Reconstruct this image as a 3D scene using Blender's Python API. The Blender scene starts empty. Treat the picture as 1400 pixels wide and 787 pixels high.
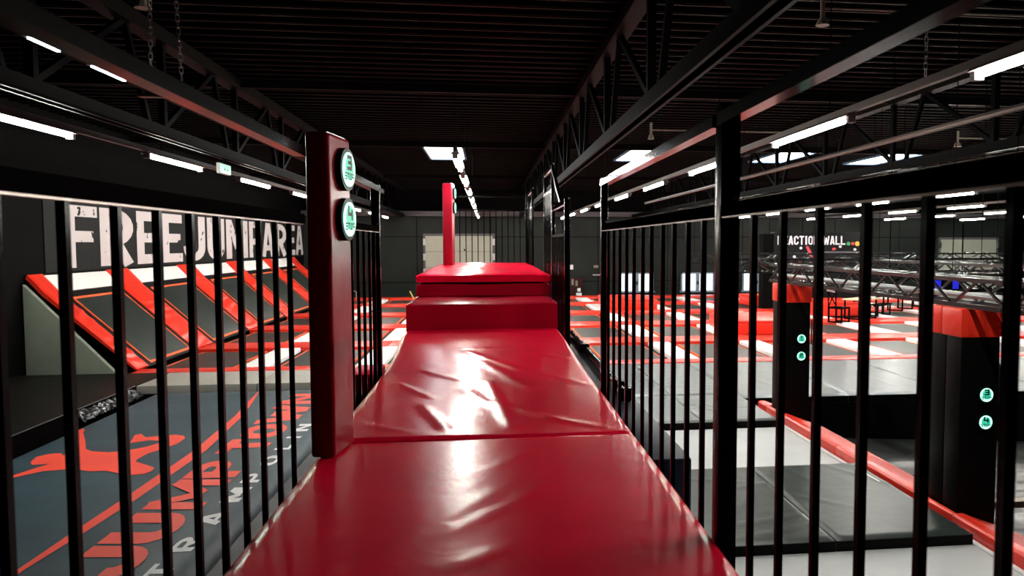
import bpy, bmesh, math, random
from mathutils import Vector, Matrix
random.seed(7)
S = bpy.context.scene
COL = S.collection

# ------------------------------------------------------------------ camera
cd = bpy.data.cameras.new('camera')
cam = bpy.data.objects.new('camera', cd); COL.objects.link(cam)
cam.location = (0, 0, 2.7)
cam.rotation_euler = (math.pi/2 - 0.05867, 0, -0.12343)
cd.sensor_width = 36.0
cd.lens = 36.0*1030/1400
cd.shift_x = -95/1400
cd.clip_start = 0.05; cd.clip_end = 200
cd.dof.use_dof = True; cd.dof.focus_distance = 7.0; cd.dof.aperture_fstop = 4.0
S.camera = cam

# ------------------------------------------------------------------ world, exposure
w = bpy.data.worlds.new('World'); S.world = w; w.use_nodes = True
bg = w.node_tree.nodes['Background']
bg.inputs[0].default_value = (0.62, 0.78, 1.0, 1); bg.inputs[1].default_value = 0.8
S.view_settings.view_transform = 'Standard'; S.view_settings.look = 'None'
S.view_settings.gamma = 1.0; S.view_settings.use_curve_mapping = False
S.view_settings.exposure = 0.0
LAMP = 210.0          # radiance of the fluorescent tubes
SKYLIGHT = 16.0       # daylight through the opal roof lights
WINDOW = 1.5

# ------------------------------------------------------------------ materials
def mat(name, col, rough=0.5, metal=0.0, spec=0.5, bump=None, var=0.0, vscale=3.0, emit=0.0, ecol=None, specks=None, coat=0.0):
    m = bpy.data.materials.new(name); m.use_nodes = True
    nt = m.node_tree; b = nt.nodes['Principled BSDF']
    b.inputs['Base Color'].default_value = (*col, 1)
    b.inputs['Roughness'].default_value = rough
    b.inputs['Metallic'].default_value = metal
    b.inputs['Specular IOR Level'].default_value = spec
    b.inputs['Coat Weight'].default_value = coat
    tc = nt.nodes.new('ShaderNodeTexCoord')
    if emit:
        b.inputs['Emission Color'].default_value = (*(ecol or col), 1)
        b.inputs['Emission Strength'].default_value = emit
    src = None
    if var:
        n = nt.nodes.new('ShaderNodeTexNoise'); n.inputs['Scale'].default_value = vscale; n.inputs['Detail'].default_value = 5
        nt.links.new(tc.outputs['Object'], n.inputs['Vector'])
        r = nt.nodes.new('ShaderNodeValToRGB')
        r.color_ramp.elements[0].position = 0.3; r.color_ramp.elements[1].position = 0.72
        r.color_ramp.elements[0].color = (*[c*(1-var) for c in col], 1)
        r.color_ramp.elements[1].color = (*[min(1, c*(1+var)) for c in col], 1)
        nt.links.new(n.outputs['Fac'], r.inputs['Fac']); src = r.outputs['Color']
    if specks:      # worn flecks in a print
        n = nt.nodes.new('ShaderNodeTexNoise'); n.inputs['Scale'].default_value = specks[0]; n.inputs['Detail'].default_value = 3
        nt.links.new(tc.outputs['Object'], n.inputs['Vector'])
        r = nt.nodes.new('ShaderNodeValToRGB'); e = r.color_ramp.elements
        e[0].position = specks[1]; e[1].position = specks[1]+0.012
        e[0].color = (*specks[2], 1); e[1].color = (*col, 1)
        nt.links.new(n.outputs['Fac'], r.inputs['Fac']); src = r.outputs['Color']
    if src: nt.links.new(src, b.inputs['Base Color'])
    if bump:
        n = nt.nodes.new('ShaderNodeTexNoise'); n.inputs['Scale'].default_value = bump[0]; n.inputs['Detail'].default_value = 4
        nt.links.new(tc.outputs['Object'], n.inputs['Vector'])
        bp = nt.nodes.new('ShaderNodeBump'); bp.inputs['Strength'].default_value = bump[1]; bp.inputs['Distance'].default_value = bump[2] if len(bump) > 2 else 0.01
        nt.links.new(n.outputs['Fac'], bp.inputs['Height']); nt.links.new(bp.outputs['Normal'], b.inputs['Normal'])
    return m

M = {}
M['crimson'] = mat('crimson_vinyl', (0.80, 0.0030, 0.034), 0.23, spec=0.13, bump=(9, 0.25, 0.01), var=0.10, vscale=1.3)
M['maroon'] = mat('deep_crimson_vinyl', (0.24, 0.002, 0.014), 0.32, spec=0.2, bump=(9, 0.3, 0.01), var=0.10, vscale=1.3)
M['stepred'] = mat('dark_crimson_step_vinyl', (0.38, 0.002, 0.020), 0.26, spec=0.25, bump=(6, 0.3, 0.015), var=0.10, vscale=1.3)
M['red'] = mat('orange_red_vinyl', (0.82, 0.035, 0.016), 0.32, spec=0.5, bump=(5, 0.5, 0.02), var=0.06)
M['redink'] = mat('coral_red_print', (0.95, 0.085, 0.05), 0.5, spec=0.3, var=0.04)
M['line'] = mat('orange_webbing', (0.90, 0.13, 0.04), 0.6, spec=0.2)
M['white'] = mat('white_vinyl', (0.90, 0.89, 0.87), 0.4, bump=(6, 0.15), var=0.02)
M['bed'] = mat('black_jump_fabric', (0.022, 0.028, 0.025), 0.38, spec=0.3, bump=(60, 0.2, 0.003), var=0.25, vscale=2)
M['gap'] = mat('black_spring_cover', (0.006, 0.006, 0.006), 0.6, spec=0.12)
M['greymat'] = mat('grey_mat_vinyl', (0.078, 0.094, 0.095), 0.30, spec=0.5, bump=(5, 0.35, 0.015), var=0.10)
M['darkmat'] = mat('dark_grey_mat_vinyl', (0.024, 0.033, 0.031), 0.34, spec=0.2, bump=(4, 0.35, 0.015), var=0.15)
M['pitmat'] = mat('black_pit_vinyl', (0.020, 0.023, 0.023), 0.32, spec=0.4, bump=(4, 0.35, 0.015), var=0.15)
M['lightfloor'] = mat('light_grey_airtrack', (0.60, 0.62, 0.63), 0.5, bump=(40, 0.1), var=0.05)
M['palemat'] = mat('pale_grey_mat', (0.36, 0.35, 0.31), 0.5, bump=(8, 0.15), var=0.06)
M['airbag'] = mat('slate_airbag_fabric', (0.036, 0.070, 0.088), 0.46, spec=0.22, bump=(3, 0.3, 0.02), var=0.2, vscale=1.2)
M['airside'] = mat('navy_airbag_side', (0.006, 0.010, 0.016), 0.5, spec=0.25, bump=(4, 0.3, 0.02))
M['navy'] = mat('navy_vinyl', (0.010, 0.020, 0.040), 0.45, spec=0.3, bump=(8, 0.2))
M['sage'] = mat('grey_green_vinyl', (0.31, 0.36, 0.29), 0.5, spec=0.3, bump=(4, 0.3, 0.02), var=0.06)
M['brownfloor'] = mat('dark_brown_plywood', (0.010, 0.009, 0.0075), 0.5, spec=0.1, bump=(20, 0.15), var=0.3, vscale=2)
M['black'] = mat('black_gloss_paint', (0.002, 0.002, 0.0022), 0.2, spec=0.035)
M['blackmatt'] = mat('black_matt', (0.004, 0.004, 0.004), 0.7, spec=0.06, bump=(12, 0.2))
M['blackvinyl'] = mat('black_vinyl', (0.0035, 0.0035, 0.0035), 0.36, spec=0.05, bump=(5, 0.4, 0.015))
M['foil'] = mat('black_foil', (0.008, 0.009, 0.010), 0.22, spec=0.4)
M['chrome'] = mat('brushed_steel', (0.55, 0.55, 0.56), 0.3, metal=1)
M['galv'] = mat('galvanised_steel', (0.07, 0.055, 0.05), 0.4, metal=0.8)
M['alu'] = mat('silver_tube', (0.62, 0.63, 0.64), 0.35, metal=0.6)
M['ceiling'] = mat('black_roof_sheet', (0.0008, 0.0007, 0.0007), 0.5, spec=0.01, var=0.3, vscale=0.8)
M['riblight'] = mat('lit_rib_edge_tone', (0.013, 0.012, 0.0115), 0.5, spec=0.05, var=0.6, vscale=0.35)  # lamplight on the rib edges, put into a lighter colour
M['trussblack'] = mat('black_roof_steel', (0.0015, 0.0015, 0.0017), 0.5, spec=0.02)
M['chordface'] = mat('dark_brown_steel', (0.0045, 0.0035, 0.003), 0.5, spec=0.02)
M['rail'] = mat('black_satin_rail', (0.0025, 0.0022, 0.002), 0.14, spec=0.22)
M['railflat'] = mat('black_matt_rail_paint', (0.0035, 0.003, 0.003), 0.6, spec=0.0)
M['railsheen'] = mat('pale_underside_sheen', (0.30, 0.25, 0.23), 0.35, metal=0.85)  # pale tone standing in for the floor's reflection under the rails
M['wallfar'] = mat('dark_green_grey_cladding', (0.0135, 0.0175, 0.0155), 0.55, spec=0.15, bump=(3, 0.2), var=0.25, vscale=0.7)
M['walldark'] = mat('black_wall_paint', (0.0026, 0.0026, 0.0026), 0.7, spec=0.03, var=0.3)
M['beamgrey'] = mat('grey_painted_beam', (0.10, 0.10, 0.11), 0.5, spec=0.2)
M['doorwhite'] = mat('off_white_sectional_door', (0.36, 0.38, 0.31), 0.5, var=0.04)
M['frame'] = mat('pale_grey_window_frame', (0.22, 0.28, 0.34), 0.4)
M['pane'] = mat('daylit_window_pane', (0.3, 0.35, 0.4), 0.1, emit=WINDOW, ecol=(0.78, 0.92, 1.0))
M['skypane'] = mat('opal_skylight_pane', (0.8, 0.85, 0.9), 0.3, emit=SKYLIGHT, ecol=(0.86, 0.94, 1.0))
M['skyframe'] = mat('blue_grey_upstand', (0.05, 0.11, 0.18), 0.5)
M['tube'] = mat('fluorescent_tube', (1, 1, 1), 0.4, emit=LAMP, ecol=(1.0, 0.97, 0.88))
M['housing'] = mat('lamp_housing', (0.20, 0.19, 0.18), 0.4)
M['led'] = mat('slim_led_strip', (1, 1, 1), 0.4, emit=5.0, ecol=(0.85, 0.93, 1.0))
M['banner'] = mat('black_banner_cloth', (0.0085, 0.0095, 0.010), 0.6, spec=0.08, bump=(3, 0.3, 0.02))
M['bannerprint'] = mat('worn_white_print', (0.50, 0.465, 0.47), 0.6, spec=0.1, specks=(3.1, 0.345, (0.012, 0.012, 0.012)))
M['whiteink'] = mat('white_print', (0.80, 0.82, 0.84), 0.5)
M['signtext'] = mat('white_sign_print', (0.82, 0.82, 0.86), 0.5)
M['signface'] = mat('mint_light_face', (0.02, 0.06, 0.05), 0.4, spec=0.1, emit=1.7, ecol=(0.48, 1.0, 0.80))
M['signcore'] = mat('teal_light_core', (0.005, 0.05, 0.03), 0.4, spec=0.1, emit=0.8, ecol=(0.05, 0.80, 0.48))
M['signrim'] = mat('dark_green_rim', (0.002, 0.010, 0.007), 0.35, spec=0.03)
M['signink'] = mat('dark_teal_ink', (0.002, 0.016, 0.012), 0.5, spec=0.1)
M['exit'] = mat('green_exit_light', (0.1, 0.3, 0.2), 0.4, emit=0.9, ecol=(0.55, 1.0, 0.80))
M['exitink'] = mat('exit_green_ink', (0.0, 0.25, 0.14), 0.5)
M['wood'] = mat('pale_plywood', (0.55, 0.44, 0.28), 0.45, bump=(15, 0.1), var=0.12)
M['yellow'] = mat('yellow_paint', (0.75, 0.52, 0.12), 0.5)
M['blue'] = mat('blue_lamp_lens', (0.02, 0.02, 0.6), 0.2, emit=0.6, ecol=(0.03, 0.035, 0.8))
M['cream'] = mat('cream_plastic', (0.22, 0.19, 0.15), 0.5)
M['hosered'] = mat('fire_red_paint', (0.03, 0.004, 0.004), 0.45, spec=0.2)
M['green'] = mat('green_dot', (0.02, 0.35, 0.12), 0.4)
M['reddot'] = mat('red_dot', (0.7, 0.04, 0.06), 0.4)
M['yellowdot'] = mat('yellow_dot', (0.8, 0.5, 0.06), 0.4)
M['trussgrey'] = mat('black_truss_steel', (0.010, 0.010, 0.0105), 0.24, spec=0.8)

# ------------------------------------------------------------------ helpers
ORG = {}
class MB:
    def __init__(s, xf=None): s.v = []; s.f = []; s.xf = xf; s.sm = False
    def p(s, x, y, z):
        q = Vector((x, y, z))
        s.v.append(s.xf @ q if s.xf else q); return len(s.v)-1
    def face(s, idx): s.f.append(tuple(idx)); return s
    def poly(s, pts): s.f.append(tuple(s.p(*q) for q in pts)); return s
    def box(s, x0, x1, y0, y1, z0, z1):
        i = [s.p(x, y, z) for z in (z0, z1) for y in (y0, y1) for x in (x0, x1)]
        for a in ((0, 2, 3, 1), (4, 5, 7, 6), (0, 1, 5, 4), (2, 6, 7, 3), (0, 4, 6, 2), (1, 3, 7, 5)):
            s.f.append(tuple(i[k] for k in a))
        return s
    def bar(s, a, b, w, h=None, up=(0, 0, 1)):
        a = Vector(a); b = Vector(b); h = h or w
        d = (b-a).normalized(); u = Vector(up)
        if abs(d.dot(u)) > 0.98: u = Vector((0, 1, 0))
        r = d.cross(u).normalized()*(w/2); t = r.cross(d).normalized()*(h/2)
        i = [s.p(*(q+sr*r+st*t)) for q in (a, b) for sr, st in ((-1, -1), (1, -1), (1, 1), (-1, 1))]
        for k in ((3, 2, 1, 0), (4, 5, 6, 7), (0, 1, 5, 4), (1, 2, 6, 5), (2, 3, 7, 6), (3, 0, 4, 7)):
            s.f.append(tuple(i[q] for q in k))
        return s
    def tube(s, a, b, r, n=8, r2=None):
        a = Vector(a); b = Vector(b); r2 = r if r2 is None else r2
        d = (b-a).normalized(); u = Vector((0, 0, 1)) if abs(d.z) < 0.95 else Vector((1, 0, 0))
        x = d.cross(u).normalized(); y = x.cross(d)
        A = [s.p(*(a+r*(math.cos(t)*x+math.sin(t)*y))) for t in [2*math.pi*k/n for k in range(n)]]
        B = [s.p(*(b+r2*(math.cos(t)*x+math.sin(t)*y))) for t in [2*math.pi*k/n for k in range(n)]]
        for k in range(n): s.f.append((A[k], B[k], B[(k+1) % n], A[(k+1) % n]))
        s.f.append(tuple(A)); s.f.append(tuple(reversed(B))); return s
    def prism(s, pts, axis, a, b):
        # pts: 2D outline; extruded along axis 'x','y','z' from a to b
        def P(q, t): return {'x': (t, q[0], q[1]), 'y': (q[0], t, q[1]), 'z': (q[0], q[1], t)}[axis]
        A = [s.p(*P(q, a)) for q in pts]; B = [s.p(*P(q, b)) for q in pts]
        n = len(pts)
        s.f.append(tuple(A)); s.f.append(tuple(reversed(B)))
        for k in range(n): s.f.append((A[k], B[k], B[(k+1) % n], A[(k+1) % n]))
        return s
    def slab(s, x0, x1, y0, y1, zb, zf, nx, ny, xl=None):
        # a mat whose top follows zf(x,y); xl(y) -> (left,right) optional
        T = []
        for j in range(ny+1):
            y = y0+(y1-y0)*j/ny; l, r = xl(y) if xl else (x0, x1)
            T.append([s.p(l+(r-l)*i/nx, y, zf(l+(r-l)*i/nx, y)) for i in range(nx+1)])
        for j in range(ny):
            for i in range(nx): s.f.append((T[j][i], T[j][i+1], T[j+1][i+1], T[j+1][i]))
        ring = [T[0][i] for i in range(nx+1)]+[T[j][nx] for j in range(1, ny+1)]+[T[ny][i] for i in range(nx-1, -1, -1)]+[T[j][0] for j in range(ny-1, 0, -1)]
        low = []
        for k in ring:
            q = s.v[k]; low.append(len(s.v)); s.v.append(Vector((q.x, q.y, zb)))
        n = len(ring)
        for k in range(n): s.f.append((ring[k], low[k], low[(k+1) % n], ring[(k+1) % n]))
        s.f.append(tuple(reversed(low))); return s
    def build(s, name, m, parent=None, bevel=0, seg=2, smooth=False, fix=True):
        o0 = ORG.get(parent.name, Vector((0, 0, 0))) if parent else Vector((0, 0, 0))
        me = bpy.data.meshes.new(name)
        me.from_pydata([tuple(q-o0) for q in s.v], [], s.f)
        bm = bmesh.new(); bm.from_mesh(me)
        if fix: bmesh.ops.recalc_face_normals(bm, faces=bm.faces[:])
        if bevel:
            bmesh.ops.bevel(bm, geom=bm.edges[:], offset=bevel, segments=seg, affect='EDGES', profile=0.6)
        bm.to_mesh(me); bm.free()
        if smooth or bevel:
            for pl in me.polygons: pl.use_smooth = True
        if smooth or bevel:
            try: me.set_sharp_from_angle(angle=math.radians(50))
            except Exception: pass
        me.materials.append(M[m] if isinstance(m, str) else m)
        o = bpy.data.objects.new(name, me); COL.objects.link(o)
        if parent: o.parent = parent
        ORG[o.name] = o0
        return o
def tag(o, label, cat, group=None, kind=None):
    if label: o['label'] = label
    if cat: o['category'] = cat
    if group: o['group'] = group
    if kind: o['kind'] = kind
    return o
def thing(name, label, cat, loc, group=None):
    o = bpy.data.objects.new(name, None); COL.objects.link(o); o.location = loc
    o.empty_display_size = 0.1
    ORG[o.name] = Vector(loc)
    return tag(o, label, cat, group)
def struct(o): o['kind'] = 'structure'; return o
def copy_tree(o, loc, label=None):
    r = o.copy(); COL.objects.link(r); r.location = loc
    if label: r['label'] = label
    for ch in list(o.children):
        c = ch.copy(); COL.objects.link(c); c.parent = r
        for g in ch.children:
            d = g.copy(); COL.objects.link(d); d.parent = c
    return r
ORDN = ['first', 'second', 'third', 'fourth', 'fifth', 'sixth', 'seventh', 'eighth', 'ninth', 'tenth', 'eleventh', 'twelfth', 'thirteenth', 'fourteenth', 'fifteenth', 'sixteenth', 'seventeenth', 'eighteenth', 'nineteenth', 'twentieth']

# stroke lettering -------------------------------------------------
def arc(cx, cy, rx, ry, a0, a1, n=9):
    return [(cx+rx*math.cos(math.radians(a0+(a1-a0)*k/n)), cy+ry*math.sin(math.radians(a0+(a1-a0)*k/n))) for k in range(n+1)]
def glyph(c, w, t):
    a = t/2; L = a; R = w-a; B = a; T = 1-a; h = w/2
    rx = h-a; ry = min(0.26, rx*1.1)
    if c == 'F': return [[(L, 0), (L, 1)], [(0, T), (w, T)], [(0, .5), (.86*w, .5)]]
    if c == 'E': return [[(L, 0), (L, 1)], [(0, T), (w, T)], [(0, .5), (.9*w, .5)], [(0, B), (w, B)]]
    if c == 'L': return [[(L, 0), (L, 1)], [(0, B), (w, B)]]
    if c == 'T': return [[(0, T), (w, T)], [(h, 0), (h, T)]]
    if c == 'I': return [[(h, 0), (h, 1)]]
    if c == 'J': return [[(R, 1), (R, B+ry)]+arc(h, B+ry, rx, ry, 0, -180)[1:]+[(L, B+ry+.03)]]
    if c == 'U': return [[(L, 1)]+arc(h, B+ry, rx, ry, 180, 360)+[(R, 1)]]
    if c in 'OQ':
        q = arc(h, T-ry, rx, ry, 0, 180)+arc(h, B+ry, rx, ry, 180, 360); return [q+[q[0], q[1]]]
    if c == 'C': return [[(R, .66)]+arc(h, T-ry, rx, ry, 0, 180)+arc(h, B+ry, rx, ry, 180, 360)+[(R, .34)]]
    if c in 'PR':
        m = .44; yy = (T+m)/2; rr = (T-m)/2; bx = min(rr, w*.45)
        s = [[(L, 0), (L, 1)], [(0, T)]+arc(R-bx, yy, bx, rr, 90, -90)+[(0, m)]]
        if c == 'R': s.append([(w*.42, m), (R, 0)])
        return s
    if c == 'A': return [[(L*.9, 0), (h-a*.25, 1)], [(w-L*.9, 0), (h+a*.25, 1)], [(.22*w, .26), (.78*w, .26)]]
    if c == 'M': return [[(L, 0), (L, 1)], [(R, 0), (R, 1)], [(L, .98), (h, .25)], [(R, .98), (h, .25)]]
    if c == 'N': return [[(L, 0), (L, 1)], [(R, 0), (R, 1)], [(L, .97), (R, .03)]]
    if c == 'W': return [[(L*.8, 1), (.29*w, 0)], [(.29*w, 0), (h, .8)], [(h, .8), (.71*w, 0)], [(.71*w, 0), (w-L*.8, 1)]]
    if c == 'S': return [[(w, T), (L, T), (L, .5), (R, .5), (R, B), (0, B)]]
    if c == '1': return [[(w*.2, T), (h, T), (h, 0)]]
    if c == '2': return [[(0, T), (R, T), (R, .5), (L, .5), (L, B), (w, B)]]
    if c == '3': return [[(0, T), (R, T), (R, B), (0, B)], [(.18*w, .5), (R, .5)]]
    if c == '4': return [[(L, 1), (L, .4), (w, .4)], [(R, .72), (R, 0)]]
    return []
def ribbon(mb, pl, t, put):
    n = len(pl); lft = []; rgt = []
    for i in range(n):
        d0 = d1 = None
        if i > 0: d0 = Vector(pl[i])-Vector(pl[i-1]); d0 = d0.normalized() if d0.length > 1e-6 else None
        if i < n-1: d1 = Vector(pl[i+1])-Vector(pl[i]); d1 = d1.normalized() if d1.length > 1e-6 else None
        d0 = d0 or d1; d1 = d1 or d0
        n0 = Vector((-d0.y, d0.x)); n1 = Vector((-d1.y, d1.x)); mm = (n0+n1)
        mm = mm.normalized() if mm.length > 1e-4 else n0
        k = t/2/max(.45, mm.dot(n1)); p = Vector(pl[i])
        lft.append(mb.p(*put(*(p+mm*k)))); rgt.append(mb.p(*put(*(p-mm*k))))
    for i in range(n-1): mb.f.append((rgt[i], rgt[i+1], lft[i+1], lft[i]))
def letter(mb, c, o, right, up, w, h, t, sx):
    # o: lower-left corner, w: glyph width before the x-stretch sx, all in units of h
    o = Vector(o); right = Vector(right); up = Vector(up)
    nrm = right.cross(up).normalized()
    for i, pl in enumerate(glyph(c, w, t)): ribbon(mb, pl, t, lambda x, y: o+right*(x*sx*h)+up*(y*h)+nrm*(.002*i))

# ================================================================== THE SETTING
XW, YF, ZF, ZC = -9.6, 41.0, -1.1, 5.6
struct(MB().box(-10, 32, -6, 42, ZF-.2, ZF).build('floor', 'walldark'))
struct(MB().box(XW-.2, XW, -6, 41.2, ZF, 5.9).build('wall_left', 'walldark'))
struct(MB().box(31, 31.2, -6, 41.2, ZF, 5.9).build('wall_right', 'walldark'))
struct(MB().box(XW, 31, -6.2, -6, ZF, 5.9).build('wall_back', 'walldark'))
wf = struct(MB().box(XW, 31, YF, YF+.2, ZF, 5.9).build('wall_far', 'walldark'))
# cladding panels of the far wall, set around the doors and windows
xs = [XW+1.95*k for k in range(22)]
for k in range(21):
    a, b = xs[k]+.02, min(30.9, xs[k+1]-.02)
    for z0, z1 in ((-1.05, .62), (.66, 3.05), (3.09, 4.12)):
        MB().box(a, b, YF-.05, YF-.001, z0, z1).build('wall_panel', 'wallfar', wf)
# trapezoidal roof sheet
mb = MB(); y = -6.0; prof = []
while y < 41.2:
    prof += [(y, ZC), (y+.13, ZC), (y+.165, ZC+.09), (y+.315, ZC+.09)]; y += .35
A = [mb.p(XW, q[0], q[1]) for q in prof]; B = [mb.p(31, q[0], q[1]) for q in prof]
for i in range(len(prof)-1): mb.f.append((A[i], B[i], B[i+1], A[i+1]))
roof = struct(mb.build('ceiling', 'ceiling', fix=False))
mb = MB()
for i in range(2, len(prof), 4): mb.box(XW, 31, prof[i-2][0]+.045, prof[i-2][0]+.075, ZC-.012, ZC+.002)  # added thin strips that draw the lit lines along the ribs
tag(mb.build('rib_light_line', 'riblight', roof), None, None, kind='stuff')
struct(MB().box(XW, 31, YF-.35, YF-.06, 4.16, 4.42).build('trim_1', 'beamgrey'))
for i, y in enumerate((14.1, 22.0, 32.4)):
    struct(MB().box(XW, 31, y-.05, y+.05, ZC-.16, ZC).build('trim_%d' % (i+2), 'chordface'))

# sectional doors
def gate(n, x0, x1, z1, lab):
    d = struct(MB().box(x0-.12, x1+.12, YF-.09, YF-.05, ZF, z1+.12).build('door_%d' % n, 'beamgrey'))
    nz = 5; hz = (z1-ZF)/nz
    for k in range(nz):
        MB().box(x0, x1, YF-.13, YF-.09, ZF+k*hz+.01, ZF+(k+1)*hz-.01).build('door_panel', 'doorwhite', d)
    for xx in (x0+(x1-x0)*.42, x0+(x1-x0)*.58):
        for zz in (z1-.75, z1-1.5):
            MB().tube((xx, YF-.16, zz), (xx, YF-.12, zz), .05, 10).build('knob', 'blackmatt', d)
    for zz in (z1-.2, z1-1.0, z1-1.8):
        for xx in (x0-.06, x1+.06): MB().box(xx-.06, xx+.06, YF-.17, YF-.09, zz-.3, zz+.05).build('hinge', 'chrome', d)
    MB().box(x1*.38+x0*.62-.04, x1*.38+x0*.62+.04, YF-.15, YF-.13, ZF, z1+.9).build('rail', 'trussblack', d)
gate(1, -3.3, .25, 3.12, '')
gate(2, 26.1, 29.6, 2.95, '')
# windows
for n, (x0, x1) in enumerate(((7.2, 9.1), (10.65, 12.55), (14.2, 15.4))):
    z0, z1 = .03, 1.1
    f = MB()
    f.box(x0, x1, YF-.14, YF-.05, z1-.07, z1).box(x0-.05, x1+.05, YF-.2, YF-.05, z0-.03, z0+.06)
    f.box(x0, x0+.08, YF-.14, YF-.05, z0, z1).box(x1-.08, x1, YF-.14, YF-.05, z0, z1)
    mid = (x0+x1)/2 if n < 2 else x0+.84
    f.box(mid-.1, mid+.1, YF-.15, YF-.05, z0, z1)
    win = struct(f.build('window_%d' % (n+1), 'frame'))
    MB().box(x0+.08, mid-.1, YF-.09, YF-.07, z0+.06, z1-.07).build('pane', 'pane', win)
    MB().box(mid+.1, x1-.08, YF-.09, YF-.07, z0+.06, z1-.07).build('pane', 'pane', win)
    MB().box(mid-.03, mid+.03, YF-.2, YF-.15, .45, .62).build('window_handle', 'blackmatt', win)

# skylights
def skylight(x0, y0, lab):
    x1, y1 = x0+1.1, y0+3.4
    t = thing('skylight', lab, 'skylight', ((x0+x1)/2, (y0+y1)/2, ZC-.2), 'skylights in the black roof')
    MB().box(x0, x1, y0, y1, ZC-.04, ZC-.02).build('pane', 'skypane', t)
    u = MB(); zb = ZC-.075
    u.box(x0-.06, x0, y0-.06, y1+.06, zb, ZC-.02).box(x1, x1+.06, y0-.06, y1+.06, zb, ZC-.02)
    u.box(x0, x1, y0-.06, y0, zb, ZC-.02).box(x0, x1, y1, y1+.06, zb, ZC-.02)
    u.build('upstand', 'skyframe', t)
for x, y, l in ((-1.85, 23.5, 'bright skylight above the centre row of lamps, leftmost of the roof lights'), (4.35, 23.2, 'bright skylight in the black roof right of the centre roof truss'),
                (9.1, 23.1, 'bright skylight in the roof, third from the left, behind the thick post'), (12.7, 23.3, 'bright skylight in the roof, rightmost of the four visible roof lights')):
    skylight(x, y-.9, l)

# roof trusses
for i, (x, l) in enumerate(((-4.4, 'black lattice roof truss running above the airbag, left of the walkway'), (1.75, 'black lattice roof truss running just right of the walkway centre'),
                            (7.9, 'black lattice roof truss above the right-hand trampolines, second right of the walkway'), (14.0, 'black lattice roof truss far over on the right, third right of the walkway'))):
    t = thing('roof_truss', l, 'roof truss', (x, 18, 4.1), 'lattice roof trusses')
    MB().box(x-.11, x+.11, -5.5, 40.6, 5.40, 5.58).build('top_chord', 'chordface', t)
    b = MB(); b.box(x-.08, x-.045, -5.5, 40.6, 4.13, 4.29).box(x+.045, x+.08, -5.5, 40.6, 4.13, 4.29).box(x-.045, x+.045, -5.5, 40.6, 4.26, 4.29)
    b.build('bottom_chord', 'trussblack', t)
    y = -4.0; k = 0
    while y < 38:
        MB().bar((x, y, 4.25), (x, y+2.0, 5.45), .07, .07).build('web_strut', 'trussblack', t)
        MB().bar((x, y+2.0, 5.45), (x, y+2.6, 4.25), .07, .07).build('web_strut', 'trussblack', t)
        MB().bar((x, y+.05, 4.25), (x, y+.05, 5.45), .09, .09).build('web_post', 'trussblack', t)
        y += 3.0
# ================================================================== LIGHT ROWS
ROWS = {-5.0: 7.8, -.47: 11.4, 3.77: 3.4, 8.2: 9.5, 12.4: 9.7, 17.0: 11.7, 21.4: 11.7, 25.8: 11.7}
RN = {-5.0: 'over the airbag left of the walkway', -.47: 'straight over the red walkway', 3.77: 'right of the walkway above the grey mats', 8.2: 'beyond the right-hand pillars',
      12.4: 'over the wooden-topped tables', 17.0: 'third from the right-hand side', 21.4: 'second from the right-hand side', 25.8: 'furthest to the right'}
ZL = 4.0
lamp0 = None
def lamp_proto():
    t = thing('fluorescent_lamp', '', 'lamp', (0, 0, ZL), 'fluorescent lamps on the ceiling rails')
    MB().prism([(-.045, ZL+.06), (.045, ZL+.06), (.075, ZL+.025), (-.075, ZL+.025)], 'y', -1.08, 1.08).build('housing', 'housing', t)
    MB().tube((0, -1.02, ZL), (0, 1.02, ZL), .028, 8).build('tube', 'tube', t)
    for s in (-1, 1): MB().box(-.04, .04, s*1.05-.03, s*1.05+.03, ZL-.04, ZL+.03).build('end_cap', 'housing', t)
    return t
for x, ys in ROWS.items():
    r = thing('lighting_rail', 'slim grey lighting rail hung on wires, %s' % RN[x], 'lighting rail', (x, (ys+38)/2, ZL+.09), 'lighting rails under the roof')
    MB().box(x-.03, x+.03, ys-.2 if x != -.47 else ys-.1, 38.8, ZL+.06, ZL+.13).build('rail', 'galv', r)
    yy = ys+.6; k = 0
    while yy < 38:
        MB().tube((x, yy, ZL+.12), (x, yy, ZC), .006, 5).build('hanging_wire', 'trussblack', r); yy += 4.05
    y = ys+1.05; k = 0
    while y < 38.2:
        lab = 'bright fluorescent lamp %s, %s from near end' % (RN[x], ORDN[k])
        if lamp0 is None:
            lamp0 = lamp_proto(); lamp0.location = (x, y, ZL); lamp0['label'] = lab
        else: copy_tree(lamp0, (x, y, ZL), lab)
        y += 4.15 if x != -.47 else 3.5; k += 1

# cable tray with slim LED strips, on chains
t = thing('cable_tray', 'dark metal cable tray hung on two chains left of the walkway', 'cable tray', (-2.75, 10, 4.0))
MB().box(-2.85, -2.65, .8, 20, 3.98, 4.0).box(-2.85, -2.83, .8, 20, 4.0, 4.09).box(-2.67, -2.65, .8, 20, 4.0, 4.09).build('tray', 'trussblack', t)
MB().box(-2.95, -2.55, 6.9, 6.98, 3.95, 3.98).build('bracket', 'galv', t)
MB().box(-2.95, -2.55, 13.0, 13.08, 3.95, 3.98).build('bracket', 'galv', t)
for a, b, l in ((5.0, 5.36, 'slim cool LED strip under the left cable tray, nearer of two'), (5.74, 6.25, 'slim cool LED strip under the left cable tray, farther of two')):
    s = thing('led_strip', l, 'lamp', (-2.75, (a+b)/2, 3.95), 'LED strips under the cable tray')
    MB().box(-2.78, -2.72, a, b, 3.95, 3.975).build('housing', 'housing', s)
    MB().box(-2.762, -2.738, a+.02, b-.02, 3.938, 3.95).build('lens', 'led', s)
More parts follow.
